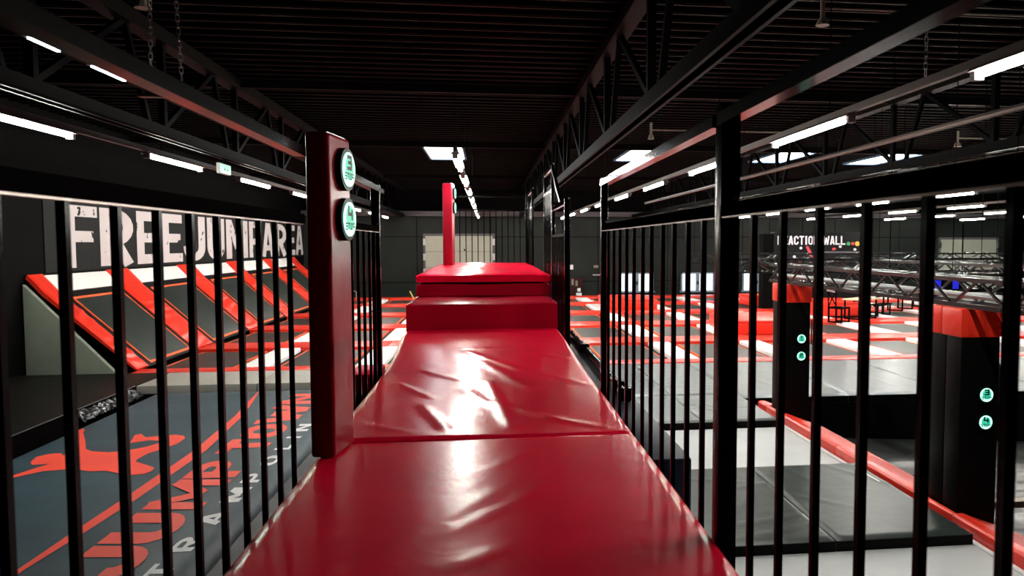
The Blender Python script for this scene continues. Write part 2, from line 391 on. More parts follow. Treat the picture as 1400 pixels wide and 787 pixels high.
def chain(x0, y0, z0, x1, y1, z1, lab, group='hanging chains'):
    a = Vector((x0, y0, z0)); b = Vector((x1, y1, z1)); n = int((b-a).length/.055); mb = MB()
    for k in range(n):
        p = a.lerp(b, k/n); q = a.lerp(b, (k+1.15)/n); s = Vector((.014, 0, 0)) if k % 2 else Vector((0, .014, 0))
        mb.bar(p+s, q+s, .006).bar(p-s, q-s, .006).bar(p-s, p+s, .006).bar(q-s, q+s, .006)
    tag(mb.build('chain', 'chrome'), lab, 'chain', group)
chain(-2.85, 6.94, 4.10, -2.85, 7.0, 5.6, 'steel link chain holding the left cable tray, left of the pair')
chain(-2.6, 6.94, 4.10, -2.68, 7.0, 5.6, 'steel link chain holding the left cable tray, right of the pair')
chain(3.77, 6.2, 4.145, 3.77, 6.2, 5.6, 'single steel chain holding the lighting rail right of the walkway')
# conduits
tag(MB().tube((5.05, 1, 4.0), (5.05, 24, 4.0), .035, 8).build('conduit', 'galv'), 'straight reddish-lit metal conduit running above the right-hand pillars', 'pipe')
tag(MB().tube((3.86, 8.47, 5.42), (9, 8.47, 5.42), .014, 6).tube((3.86, 8.47, 5.3), (3.86, 8.47, 5.6), .03, 8).tube((3.86, 8.47, 5.22), (3.86, 8.47, 5.3), .08, 10, .045).build('smoke_detector', 'cream'), 'pale roof detector on a long conduit, nearest one at upper right', 'detector', 'roof detectors')
tag(MB().tube((3.9, 17.9, 5.42), (7.5, 17.9, 5.42), .02, 6).tube((3.9, 17.9, 5.3), (3.9, 17.9, 5.6), .03, 8).tube((3.9, 17.9, 5.2), (3.9, 17.9, 5.3), .08, 10, .05).build('smoke_detector', 'cream'), 'pale roof detector on a conduit left of the thick post top', 'detector', 'roof detectors')
tag(MB().tube((12.06, 18.3, 5.42), (13.8, 18.3, 5.42), .02, 6).tube((12.06, 18.3, 5.3), (12.06, 18.3, 5.6), .03, 8).tube((12.06, 18.3, 5.2), (12.06, 18.3, 5.3), .1, 10, .06).build('smoke_detector', 'cream'), 'pale roof detector high at right above the rightmost skylight', 'detector', 'roof detectors')
tag(MB().tube((-3.7, 8.87, 5.35), (-3.7, 8.87, 5.6), .03, 8).tube((-3.7, 8.87, 5.25), (-3.7, 8.87, 5.35), .09, 10, .05).build('smoke_detector', 'cream'), 'pale roof detector at the top left above the cable tray chains', 'detector', 'roof detectors')
# exit signs
def exit_sign(x, y0, y1, z0, z1, lab):
    t = thing('exit_sign', lab, 'exit sign', (x, (y0+y1)/2, z0), 'lit exit signs')
    MB().box(x-.03, x+.02, y0, y1, z0, z1).build('light_box', 'housing', t)
    MB().box(x+.02, x+.03, y0+.01, y1-.01, z0+.01, z1-.01).build('lit_face', 'exit', t)
    a = (y0+y1)/2; h = z1-z0; e = x+.033
    k = MB()
    k.poly([(e, a-.10, z0+.06), (e, a-.02, z0+.06), (e, a-.02, z0+h*.6), (e, a-.07, z0+h*.6)])
    k.poly([(e, a+.03, z0+.05), (e, a+.12, z0+.07), (e, a+.10, z0+h*.55), (e, a+.06, z0+h*.55)])
    k.build('pictogram', 'exitink', t)
    MB().bar((x, (y0+y1)/2, z1), (x, (y0+y1)/2, 4.16), .02).build('hanger', 'trussblack', t)
exit_sign(-4.38, 13.1, 13.62, 3.86, 4.03, 'small green-lit exit sign hanging under the left roof truss')
exit_sign(7.9, 13.2, 13.8, 3.98, 4.10, 'small green-lit exit sign seen edge-on above the right-hand rail')
# ================================================================== FAR WALL FITTINGS
tag(MB().box(4.3, 4.62, YF-.1, YF-.05, 1.3, 1.55).build('wall_sign', 'whiteink'), 'small square white sign on the far wall above the hose cabinet', 'sign')
t = thing('fire_point', 'dark red fire-hose cabinet on the far wall with white notices', 'fire cabinet', (4.75, YF-.1, 0))
MB().box(4.45, 5.1, YF-.28, YF-.06, -.22, .85).build('cabinet', 'hosered', t)
MB().box(4.5, 4.62, YF-.3, YF-.28, .45, .78).build('notice', 'cream', t)
MB().box(4.72, 4.84, YF-.3, YF-.28, .4, .7).build('notice', 'cream', t)
MB().box(4.82, 5.0, YF-.3, YF-.28, .1, .28).build('notice', 'whiteink', t)
MB().box(4.76, 5.06, YF-.3, YF-.28, -.18, .03).build('notice', 'whiteink', t)
tag(MB().box(5.75, 6.0, YF-.1, YF-.05, 1.38, 1.52).build('wall_switch', 'cream'), 'small pale switch on the far wall right of the white sign', 'switch')
tag(MB().box(5.7, 6.6, YF-.12, YF-.05, .96, 1.02).build('wall_rail', 'chrome'), 'short pale rail on the far wall left of the windows', 'rail')
t = thing('socket_panel', 'dim grey socket panel with shelves on the black left wall', 'socket panel', (XW+.1, 15.3, .3))
MB().box(XW, XW+.04, 15.1, 15.65, .35, 1.05).build('back_plate', 'blackmatt', t)
for z in (.36, .58, .8, 1.0): MB().box(XW+.04, XW+.12, 15.1, 15.65, z, z+.05).build('shelf', 'beamgrey', t)
MB().box(XW+.02, XW+.06, 15.3, 15.34, 0, .36).build('cable', 'beamgrey', t)

# ================================================================== TRAMPOLINE COURT
CX = [-5.15, -2.65, -.2, 2.2, 4.65, 7.25, 9.8, 12.2, 14.7, 17.2, 19.7, 22.2]
RB = [(16.65, 17.2), (20.25, 21.45), (24.6, 25.9), (29.0, 30.25), (33.5, 34.75), (37.6, 38.9)]     # red bands
XL = -7.45
tag(MB().box(XW+.01, 22.5, 16.66, 40.6, ZF, -.14).build('court_deck', 'blackmatt'), 'black raised deck carrying the trampoline courts', 'deck')
CN = ['column beside the slanted wall beds', 'second column left of the walkway', 'first column left of the walkway', 'column below the red steps', 'first column right of the walkway',
      'second column right of the walkway', 'third column right of the walkway', 'fourth column right of the walkway', 'fifth column right of the walkway', 'sixth column right of the walkway', 'seventh column right of the walkway', 'eighth column right of the walkway']
RNm = ['front row', 'second row', 'third row', 'fourth row', 'fifth row', 'row along the far wall']
edges = [XL]+CX
H = .3
def cell(c):
    x0 = edges[c]+(H if c else .05); x1 = edges[c+1]-H
    return x0, x1
BOX = {(4, 3), (5, 1), (5, 0)}
for c in range(len(CX)):
    x0, x1 = cell(c)
    for r in range(5):
        y0, y1 = RB[r][1], RB[r+1][0]
        t = thing('trampoline', 'flat black trampoline, %s, %s' % (RNm[r], CN[c]), 'trampoline', ((x0+x1)/2, (y0+y1)/2, -.14), 'flat court trampolines')
        MB().box(x0, x1, y0, y1, -.14, -.10).build('spring_cover', 'gap', t)
        a0, a1, b0, b1 = x0+.22, x1-.22, y0+.22, y1-.22
        MB().slab(a0, a1, b0, b1, -.10, lambda x, y: -.055-.025*math.sin(math.pi*(x-a0)/(a1-a0))*math.sin(math.pi*(y-b0)/(b1-b0)), 6, 8).build('jump_bed', 'bed', t, smooth=True)
        e = .035; o = MB()
        o.box(a0-e, a0, b0-e, b1+e, -.10, -.05).box(a1, a1+e, b0-e, b1+e, -.10, -.05).box(a0, a1, b0-e, b0, -.10, -.05).box(a0, a1, b1, b1+e, -.10, -.05)
        o.build('webbing', 'line', t)
        # white pad to the right of this trampoline
        tag(MB().box(CX[c]-H, CX[c]+H, y0+.005, y1-.005, -.14, .0).build('white_pad', 'white', bevel=.03), 'white pad strip, %s, right of %s' % (RNm[r], CN[c]), 'pad', 'white pads between trampolines')
    for r in range(6):
        ya, yb = RB[r]
        a = edges[c]+.004; b = edges[c+1]-.004
        tag(MB().box(a, b, ya+.004, yb-.004, -.14, .005).build('red_pad', 'red', bevel=.03), 'orange-red pad fronting the %s, %s' % (RNm[r], CN[c]) if r < 5 else 'orange-red pad along the far wall, %s' % CN[c], 'pad', 'red pads between trampolines')
# raised red foam boxes
def foam(x0, x1, y0, y1, z1, lab):
    t = thing('foam_box', lab, 'foam block', ((x0+x1)/2, (y0+y1)/2, 0), 'raised red foam boxes')
    MB().box(x0, x1, y0, y1, .0, z1-.08).build('body', 'red', t, bevel=.025)
    MB().box(x0-.01, x1+.01, y0-.01, y1+.01, z1-.08, z1).build('top_pad', 'red', t, bevel=.03)
foam(4.9, 6.9, 30.27, 33.4, .42, 'raised red foam box on the court before the leftmost window')
foam(7.3, 9.4, 21.47, 24.3, .42, 'raised red foam box on the court left of the farther black pillar')
foam(12.1, 14.2, 26.7, 29.0, .52, 'raised red foam box behind the black chair and table')
foam(11.3, 12.3, 31.5, 33, .45, 'small raised red foam box at the foot of the reaction wall')
foam(15.2, 16.6, 17.6, 19.6, .5, 'raised red foam box at the right frame edge behind the near pillar')

# slanted wall trampolines
ZT, ZS = 2.02, 1.64
XS = -9.22
def slant(u, off=0.0):      # point on the slope: u 0..1 from the floor to the kink, off = normal offset
    nx, nz = (ZS, 9.22-7.45); l = math.hypot(nx, nz)
    return (-7.45+(XS+7.45)*u+nx/l*off, ZS*u+nz/l*off)
SN = ['nearest', 'second nearest', 'third nearest', 'fourth nearest', 'fifth, farthest']
for r in range(6):
    y0, y1 = RB[r]
    if r == 0: y0, y1 = 17.0, 17.55
    o = .05
    prof = [slant(0, o), slant(1, o), (XW+.06, ZT+.03), (XW+.02, ZT-.05), slant(1, -.06), slant(0, -.02)]
    # padded skin with shallow cross wrinkles running down the slope
    random.seed(40+r); ph = [random.uniform(0, 6.28) for _ in range(4)]
    mb = MB(); G = []; ya, yb = y0+.003, y1-.003; NU, NV = 64, 8
    for i in range(NU+1):
        u = i/NU; row = []
        for j in range(NV+1):
            v = j/NV; y = ya+(yb-ya)*v
            e = min(v, 1-v)/.14; d = o-.03*max(0, 1-e)**2
            if 0 < u < 1: d += .017*math.sin(52*u+ph[0]+2.2*math.sin(3*v+ph[1]+4*u))*math.sin(6*u+ph[2])**2*min(1, e)
            row.append(mb.p(slant(u, d)[0], y, slant(u, d)[1]))
        G.append(row)
    G.append([mb.p(XW+.06, ya+(yb-ya)*j/NV, ZT+.03) for j in range(NV+1)])
    for i in range(NU+1):
        for j in range(NV): mb.f.append((G[i][j], G[i+1][j], G[i+1][j+1], G[i][j+1]))
    LO = [[mb.p(*(q[0], y, q[1])) for q in (slant(0, -.02), slant(1, -.06), (XW+.02, ZT-.05))] for y in (ya, yb)]
    for k, j in ((0, 0), (1, NV)):
        mb.f.append(tuple([G[i][j] for i in range(NU+2)]+[LO[k][2], LO[k][1], LO[k][0]]))
    mb.f.append((LO[0][0], LO[0][1], LO[1][1], LO[1][0])); mb.f.append((LO[0][1], LO[0][2], LO[1][2], LO[1][1]))
    mb.f.append(tuple(G[0]+[LO[1][0], LO[0][0]])); mb.f.append(tuple(G[NU+1]+[LO[1][2], LO[0][2]]))
    tag(mb.build('slanted_pad', 'red', smooth=True), 'wrinkled red pad running up the slanted left wall, %s' % (['nearest, on the grey-green side panel', 'second from the near end', 'third from the near end', 'fourth from the near end', 'fifth from the near end', 'at the far wall'][r]), 'pad', 'red pads up the slanted wall')
for r in range(5):
    y0, y1 = RB[r][1], RB[r+1][0]
    if r == 0: y0 = 17.55
    t = thing('slanted_trampoline', 'slanted dark trampoline bed leaning on the left wall, %s' % SN[r], 'trampoline', (-7.45, (y0+y1)/2, 0), 'slanted wall trampolines')
    a, b, c_, d = slant(0, -.05), slant(1, -.05), slant(1, 0), slant(0, 0)
    MB().prism([a, b, c_, d], 'y', y0, y1).build('spring_cover', 'gap', t)
    def strip(u0, u1, ya, yb, of, name, m):
        p, q = slant(u0, of), slant(u1, of); p2, q2 = slant(u0, 0), slant(u1, 0)
        MB().prism([p2, q2, q, p], 'y', ya, yb).build(name, m, t)
    strip(.05, .90, y0+.25, y1-.25, .012, 'jump_bed', 'bed')
    strip(.90, .925, y0+.21, y1-.21, .02, 'webbing', 'line'); strip(.025, .05, y0+.21, y1-.21, .02, 'webbing', 'line')
    strip(.05, .90, y0+.21, y0+.25, .02, 'webbing', 'line'); strip(.05, .90, y1-.25, y1-.21, .02, 'webbing', 'line')
    tag(MB().prism([(XS-.03, ZS+.004), (XS+.03, ZS+.03), (XW+.08, ZT), (XW+.01, ZT-.02)], 'y', y0+.004, y1-.004).build('white_pad', 'white', bevel=.01), 'white pad along the wall above the %s slanted trampoline' % SN[r], 'pad', 'white pads above slanted beds')
t = thing('slanted_wall_stand', 'black framework behind the slanted trampolines, closed by a grey-green triangular side panel', 'stand', (-8.6, 16.6, 0))
for r in range(6):
    ym = (RB[r][0]+RB[r][1])/2 if r else 17.25
    MB().prism([(-7.75, -.135), (XS-.1, ZS-.2), (XW+.03, ZS-.14), (XW+.03, -.135)], 'y', ym-.05, ym+.05).build('support_rib', 'blackmatt', t)
tag(MB().prism([(XW+.03, -.135), (-7.72, -.135), (XS-.05, ZS-.10), (XW+.03, ZT-.16)], 'y', 16.87, 16.99).build('side_panel', 'sage', t, bevel=.02), 'grey-green triangular vinyl side panel', None)
# banner with lettering
t = thing('wall_banner', 'long black banner on the left wall with worn white block lettering', 'banner', (XW+.02, 29, 2.0))
MB().box(XW+.001, XW+.02, 17.75, 40.9, ZT+.04, 3.82).build('cloth', 'banner', t)
spans = [(18.5, 20.0), (20.12, 21.9), (22.1, 23.5), (23.75, 25.2), (25.3, 27.15), (27.35, 29.05), (29.25, 31.75), (31.95, 33.6), (33.72, 35.45), (35.75, 37.6), (37.8, 39.2), (39.4, 40.88)]
for ch, (a, b) in zip('FREEJUMPAREA', spans):
    mb = MB(); wd = .56; letter(mb, ch, (XW+.026, a, 2.14), (0, 1, 0), (0, 0, 1), wd, 1.46, {'M': .135, 'A': .16, 'U': .165, 'P': .165}.get(ch, .18), (b-a)/1.46/wd)
    mb.build('letter', 'bannerprint', t, fix=False)

# ================================================================== LEFT SIDE: LANDING, AIRBAG
o = tag(MB().box(XW+.01, -6.68, -3, 16.64, ZF, 0).build('plywood_landing', 'brownfloor'), 'dark brown landing floor left of the airbag', 'floor')
MB().box(-6.68, -6.674, -3, 15.1, ZF, -.006).build('skirt', 'railflat', o)
tag(MB().box(-6.672, -6.66, -3, 15.1, -.004, .010).build('edge_trim', 'chrome'), 'thin pale metal trim on the edge of the brown landing', 'trim')
x = -6.66
for k in range(5):
    tag(MB().box(x+.006, x+1.094, 15.12, 16.64, -.16, .0).build('floor_mat', 'palemat', bevel=.015), 'pale grey floor mat behind the airbag, %s from the left' % ORDN[k], 'mat', 'pale mats behind the airbag'); x += 1.1
tag(MB().box(-6.66, -1.16, 15.14, 16.62, ZF, -.16).build('mat_base', 'blackmatt'), 'black base under the pale mats behind the airbag', 'base')
random.seed(3)
mb = MB(); rows_ = []
for j in range(50):
    y = 12.9+2.1*j/49
    rows_.append([mb.p(-6.655+.032*i, y, -.03-.10*i/5+random.uniform(-.03, .02)) for i in range(7)])
for j in range(49):
    for i in range(6): mb.f.append((rows_[j][i], rows_[j][i+1], rows_[j+1][i+1], rows_[j+1][i]))
tag(mb.build('plastic_sheet', 'foil', fix=False), 'crumpled black plastic sheet between the brown landing and the airbag', 'plastic sheet')

t = thing('airbag', 'large slate-grey landing airbag with coral figure and printed lettering', 'airbag', (-4.4, 8, ZF))
def zair(x, y):
    ex = min(1, (x+6.45)/.7, (-2.32-x)/.5); ey = min(1, (15.05-y)/.7)
    e = max(0, min(ex, ey)); return -.05-.34*(1-math.sin(e*math.pi/2))**2
MB().slab(-6.42, -2.36, -2, 15.02, -.6, zair, 40, 90).build('top_sheet', 'airbag', t, smooth=True)
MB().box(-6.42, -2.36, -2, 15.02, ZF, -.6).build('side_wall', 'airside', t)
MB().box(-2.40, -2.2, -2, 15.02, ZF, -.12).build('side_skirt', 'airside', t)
ZP = -.044
fig = [(-5.76, 9.48), (-5.74, 9.53), (-5.61, 9.57), (-5.53, 9.84), (-5.46, 10.02), (-5.65, 10.0), (-5.74, 10.13), (-5.8, 10.37), (-5.72, 10.5), (-5.58, 10.52), (-5.48, 10.38), (-5.51, 10.51), (-5.45, 10.55), (-6.02, 11.70), (-6.09, 11.80), (-6.0, 11.80), (-6.01, 11.92), (-5.93, 11.82), (-5.88, 11.66), (-5.56, 11.08), (-5.37, 10.7), (-5.23, 10.57), (-4.99, 10.49), (-4.77, 10.55), (-4.61, 10.73), (-4.51, 10.92), (-4.49, 11.0), (-4.72, 11.07), (-4.92, 10.94), (-5.06, 11.4), (-5.0, 11.47), (-4.85, 11.25), (-4.69, 11.31), (-4.48, 11.35), (-4.34, 11.27), (-4.27, 11.13), (-4.26, 10.82), (-4.33, 10.6), (-4.44, 10.37), (-4.46, 10.1), (-4.44, 10.0), (-4.23, 9.82), (-4.08, 9.68), (-4.06, 9.54), (-4.09, 9.43), (-4.26, 9.4), (-4.62, 9.63), (-4.79, 9.62), (-4.98, 9.72), (-5.14, 9.74), (-5.36, 9.7), (-5.54, 9.48), (-5.61, 9.31), (-5.66, 9.20), (-5.80, 8.95), (-5.86, 9.02)]
mb = MB(); mb.poly([(a, b, ZP) for a, b in fig])
o = mb.build('printed_figure', 'redink', t, fix=False)
ln = [(-3.93, 6.4, .02), (-3.93, 6.74, .03), (-3.89, 7.61, .06), (-3.85, 8.5, .075), (-3.82, 10.41, .08), (-3.97, 12.5, .06), (-4.12, 13.6, .04), (-4.25, 14.5, .01)]
mb = MB()
for (a, b, s_), (c, d, s2) in zip(ln, ln[1:]): mb.poly([(a-s_, b, ZP), (a+s_, b, ZP), (c+s2, d, ZP), (c-s2, d, ZP)])
mb.build('printed_line', 'redink', t, fix=False)
for ch, ya, yb in (('J', 6.42, 7.13), ('U', 7.18, 7.98), ('M', 8.08, 9.08), ('P', 9.17, 9.9), ('T', 10.24, 10.98), ('O', 10.98, 11.84), ('W', 11.9, 13.2), ('N', 13.3, 14.2)):
    mb = MB(); wd = .72 if ch not in 'WM' else .9
    up = Vector((-1, .12 if ya < 9 else .0, 0))
    letter(mb, ch, (-2.98, ya, ZP), (0, 1, 0), up, wd, .6, .25 if ch not in 'WMN' else .2, (yb-ya)/.6/wd)
    mb.build('printed_letter', 'redink', t, fix=False)
for ch, ya, yb in (('T', 6.40, 6.72), ('R', 6.98, 7.30), ('A', 7.62, 7.98), ('M', 8.28, 8.75), ('P', 8.95, 9.28), ('O', 9.62, 10.05), ('L', 10.35, 10.66), ('I', 10.92, 11.08), ('N', 11.35, 11.78)):
    mb = MB(); wd = .75 if ch != 'I' else .4
    letter(mb, ch, (-2.66, ya, ZP-.004), (0, 1, 0), (-1, 0, 0), wd, .20, .21, (yb-ya)/.19/wd)
    mb.build('printed_letter', 'whiteink', t, fix=False)

# ================================================================== RIGHT SIDE: MATS, BORDER, PIT
tag(MB().box(1.0, 4.56, -3, 11.0, ZF, -.12).build('airtrack', 'lightfloor'), 'light grey tumbling floor right of the walkway', 'floor')
tag(MB().box(4.50, 4.56, -3, 12.3, -.12, -.105).build('edge_line', 'whiteink'), 'thin white line along the red border of the light grey floor', 'line')
def mat_(x0, x1, y0, y1, z0, z1, m, lab, grp):
    random.seed(int(x0*100+y0*10)); wr = [(random.uniform(x0, x1), random.uniform(y0, y1), random.uniform(0, 3.14), random.uniform(.3, .9)) for _ in range(6)]
    def zf(x, y):
        z = z1; d = min(x-x0, x1-x, y-y0, y1-y); z -= .02*max(0, 1-d/.04)**2
        for (a, b, th, l) in wr:
            u = (x-a)*math.cos(th)+(y-b)*math.sin(th); v = -(x-a)*math.sin(th)+(y-b)*math.cos(th)
            z += .008*math.exp(-(v/.03)**2-(u/l)**4)
        return z
    o = MB().slab(x0, x1, y0, y1, z0, zf, 36, 44).build('landing_mat', m, smooth=True)
    MB().box(x0+.005, x1-.005, y0-.004, y0-.0005, z0+.002, z1-.025).build('side_band', 'blackvinyl', o)
    return tag(o, lab, 'mat', grp)
mat_(1.95, 3.145, 6.42, 8.72, -.12, .0, 'darkmat', 'dark grey crash mat lying on the light grey floor, left half beside the thick post', 'dark crash mats')
o = mat_(3.155, 4.5, 6.42, 8.72, -.12, .0, 'darkmat', 'dark grey crash mat lying on the light grey floor, right half with white arrow mark', 'dark crash mats')
mk = MB(); zz = .012
mk.poly([(4.36, 8.46, zz), (4.33, 8.36, zz), (4.36, 8.22, zz), (4.40, 8.20, zz), (4.385, 8.36, zz)])
mk.poly([(4.365, 8.24, zz), (4.375, 7.92, zz), (4.395, 7.92, zz), (4.39, 8.24, zz)])
mk.build('printed_mark', 'whiteink', o, fix=False)
for x0, x1, n in ((1.0, 3.24, 'left'), (3.25, 4.45, 'right')):
    mat_(x0, x1, 11.05, 13.0, -.13, .0, 'greymat', 'large grey landing mat in front of the court, near row, %s one' % n, 'grey landing mats')
    mat_(x0, x1, 13.01, 16.62, -.13, .0, 'greymat', 'large grey landing mat touching the court edge, %s one' % n, 'grey landing mats')
tag(MB().box(1.0, 4.45, 11.05, 16.64, ZF, -.13).build('mat_base', 'blackmatt'), 'black base under the grey landing mats by the walkway', 'base')
for k, (x0, x1) in enumerate(((4.46, 6.4), (6.41, 8.4), (8.41, 10.4), (10.41, 12.4), (12.41, 14.4))):
    mat_(x0, x1, 12.7, 16.62, -.13, .0, 'greymat', 'grey landing mat beyond the pit, %s right of the farther pillar' % ORDN[k] if k else 'grey landing mat beyond the pit, directly behind the farther pillar', 'grey mats beyond the pit')
tag(MB().box(4.46, 14.4, 12.66, 16.64, ZF, -.13).build('mat_base', 'blackvinyl'), 'black padded face under the grey mats beyond the pit', 'base')
t = thing('red_border', 'long red padded border between light grey floor and dark pit', 'border', (4.8, 5, -.1))
for ya, yb, wide in ((-3, -1, 1), (-1, 1, 1), (1, 3, 1), (3, 5, 1), (5, 6.86, 1), (6.86, 7.46, 0), (7.46, 9.4, 1), (9.4, 11.32, 1), (11.32, 11.92, 0), (11.92, 12.3, 1)):
    pr = [(4.57, -.13), (4.57, .0), (4.60, .02), (4.68, .02), (5.30, -.22), (5.30, -.3), (4.7, -.2)] if wide else [(4.57, -.13), (4.57, .0), (4.60, .02), (4.625, .02), (4.625, -.13)]
    MB().prism(pr, 'y', ya+.004, yb-.004).build('border_pad', 'red', t, bevel=.008)
MB().box(4.57, 5.3, -3, 12.3, ZF, -.32).build('border_base', 'blackmatt', t)
random.seed(11)
wr = [(random.uniform(5.5, 9), random.uniform(6, 12), random.uniform(-.6, .6), random.uniform(.4, 1.6)) for _ in range(26)]
def zp(x, y):
    z = -.72-.05*(x-5.4)
    for a, b, th, l in wr:
        u = (x-a)*math.cos(th)+(y-b)*math.sin(th); v = -(x-a)*math.sin(th)+(y-b)*math.cos(th)
        z += .05*math.exp(-(v/.07)**2-(u/l)**4)
    return z
tag(MB().slab(5.4, 14, -1, 12.6, ZF, zp, 90, 130).build('pit_airbag', 'pitmat', smooth=True), 'creased dark grey pit airbag lying below the red border', 'airbag')
tag(MB().box(6.0, 9.5, 8.25, 8.38, -.5, -.42).build('batten', 'wood'), 'pale yellow wooden batten lying across the pit at the right edge', 'batten')

# ------------------------------------------------------------------ STOP discs
def disc(parent, o, right, n, d, num):
    # round lit push disc: o centre on the surface, n outward normal
    o = Vector(o); right = Vector(right).normalized(); n = Vector(n).normalized(); up = n.cross(right).normalized(); r = d/2
    k = Matrix((right, up, n)).transposed().to_4x4(); k.translation = o
    rim = MB(k).tube((0, 0, 0), (0, 0, .035), r, 32).build('stop_disc', 'signrim', parent)
    e = MB(k); N = 32
    for i in range(N):
        a, b = 2*math.pi*i/N, 2*math.pi*(i+1)/N
        e.poly([(r*.86*math.cos(a), r*.86*math.sin(a), .036), (r*.86*math.cos(b), r*.86*math.sin(b), .036), (r*.9*math.cos(b), r*.9*math.sin(b), .036), (r*.9*math.cos(a), r*.9*math.sin(a), .036)])
    f = MB(k).tube((0, 0, .035), (0, 0, .042), r*.80, 32)
    f.build('light_face', 'signface', rim)
    MB(k).tube((0, .06*r, .042), (0, .06*r, .0425), r*.56, 28).build('light_core', 'signcore', rim)
    g = MB(k); w2 = .62*r
    for i, pl in enumerate(glyph(num, .8, .24)): ribbon(g, pl, .24, lambda x, y: (-.32*r+x*.80*r, -.04*r+y*.70*r, .0435+.0003*i))
    xx = -.66*r
    for ch in 'STOP':
        for i, pl in enumerate(glyph(ch, .8, .2)): ribbon(g, pl, .2, lambda x, y: (xx+x*.36*r, -.50*r+y*.34*r, .0435+.0003*i))
        xx += .34*r
    g.build('print', 'signink', rim, fix=False)

def tower(cx, y0, n1, n2, lab):
    x0, x1, y1, zt = cx, cx+.42, y0+.52, 2.06
    t = thing('padded_pillar', lab, 'pillar', ((x0+x1)/2, (y0+y1)/2, -.315), 'black padded pillars beside the pit')
    for a, b in ((y0, y0+.25), (y0+.255, y1)):
        MB().box(x0, x1, a, b, -.315, 1.78).build('black_pad', 'blackvinyl', t, bevel=.02)
    MB().box(x0-.015, x1+.015, y0-.015, y0+.32, 1.77, zt).build('red_cap', 'red', t, bevel=.025)
    MB().box(x0-.015, x1+.015, y0+.325, y1+.015, 1.77, zt).build('red_cap', 'red', t, bevel=.025)
    MB().box(x0+.06, x0+.12, y0-.022, y0-.012, 1.79, zt-.02).build('red_flap', 'red', t, bevel=.004)
    MB().box(x1+.02, x1+.04, y0+.02, y0+.04, 1.1, 1.5).build('cable_cover', 'chrome', t)
    disc(t, (x0+.26, y0, 1.20), (1, 0, 0), (0, -1, 0), .17, n1)
    disc(t, (x0+.26, y0, .925), (1, 0, 0), (0, -1, 0), .17, n2)
tower(4.65, 6.9, '3', '4', 'black padded pillar with red cap, nearer one, with lit 3 and 4 stop discs')
tower(4.65, 11.36, '1', '2', 'black padded pillar with red cap, farther one, with lit 1 and 2 stop discs')

# ================================================================== COURSE TRUSSES, LIGHTS, FURNITURE (RIGHT)
def lattice(a, b, wv, h, n, lab, tube=False, hang=(.02, .35, .68, .98)):
    a = Vector(a); b = Vector(b); d = (b-a).normalized(); s = d.cross(Vector((0, 0, 1))).normalized()*(wv/2)
    t = thing('lattice_truss', lab, 'truss', (a+b)/2, 'lattice trusses of the hanging course')
    for sg in (-1, 1):
        MB().bar(a+s*sg, b+s*sg, .045).build('bottom_chord', 'trussgrey', t)
        MB().bar(a+s*sg+Vector((0, 0, h)), b+s*sg+Vector((0, 0, h)), .045).build('top_chord', 'trussgrey', t)
        for k in range(n):
            p = a.lerp(b, k/n)+s*sg; q = a.lerp(b, (k+.5)/n)+s*sg+Vector((0, 0, h)); r_ = a.lerp(b, (k+1)/n)+s*sg
            MB().bar(p, q, .022).build('web_strut', 'trussgrey', t); MB().bar(q, r_, .022).build('web_strut', 'trussgrey', t)
    for k in range(n+1):
        p = a.lerp(b, k/n); MB().bar(p-s, p+s, .025).build('cross_strut', 'trussgrey', t)
        MB().bar(p-s+Vector((0, 0, h)), p+s+Vector((0, 0, h)), .025).build('cross_strut', 'trussgrey', t)
    for q in hang: MB().tube(a.lerp(b, q)+Vector((0, 0, h)), (a.lerp(b, q).x, a.lerp(b, q).y, ZC), .006, 5).build('hanging_wire', 'trussblack', t)
    if tube: MB().tube(a+Vector((0, 0, .09)), b+Vector((0, 0, .09)), .032, 10).build('inner_tube', 'alu', t)
lattice((4.87, 3.0, 2.085), (4.87, 12.2, 2.085), .3, .26, 11, 'black lattice truss resting on the two padded pillars', True, ())
lattice((7.9, 4.0, 2.1), (7.9, 14.7, 2.1), .3, .26, 12, 'black lattice truss running beyond the pillars, parallel to the pillar truss')
lattice((5.0, 14.9, 2.12), (13.5, 14.9, 2.12), .3, .26, 10, 'black lattice truss crossing behind the pillars towards the right')
lattice((5.0, 18.6, 2.2), (14.5, 18.6, 2.2), .3, .24, 10, 'black lattice truss crossing farthest back above the court')
lattice((5.06, 9.1, 2.1), (7.68, 9.1, 2.1), .2, .2, 4, 'short black cross truss carrying the blue stage lights')
for k, (x, l) in enumerate(((5.62, 'black stage light with blue lens on the cross truss, left one'), (5.86, 'black stage light with blue lens on the cross truss, right one'))):
    t = thing('stage_light', l, 'stage light', (x, 8.9, 2.1), 'blue stage lights on the cross truss')
    MB().box(x-.10, x+.10, 8.85, 8.968, 2.08, 2.34).build('body', 'blackmatt', t, bevel=.01)
    MB().box(x-.04, x+.04, 8.845, 8.86, 2.13, 2.24).build('blue_lens', 'blue', t)
    for dx, dz in ((-.07, 2.10), (0, 2.09), (.07, 2.11), (-.06, 2.31), (.05, 2.32)):
        MB().tube((x+dx, 8.83, dz), (x+dx, 8.86, dz), .022, 10).build('chrome_ring', 'chrome', t)
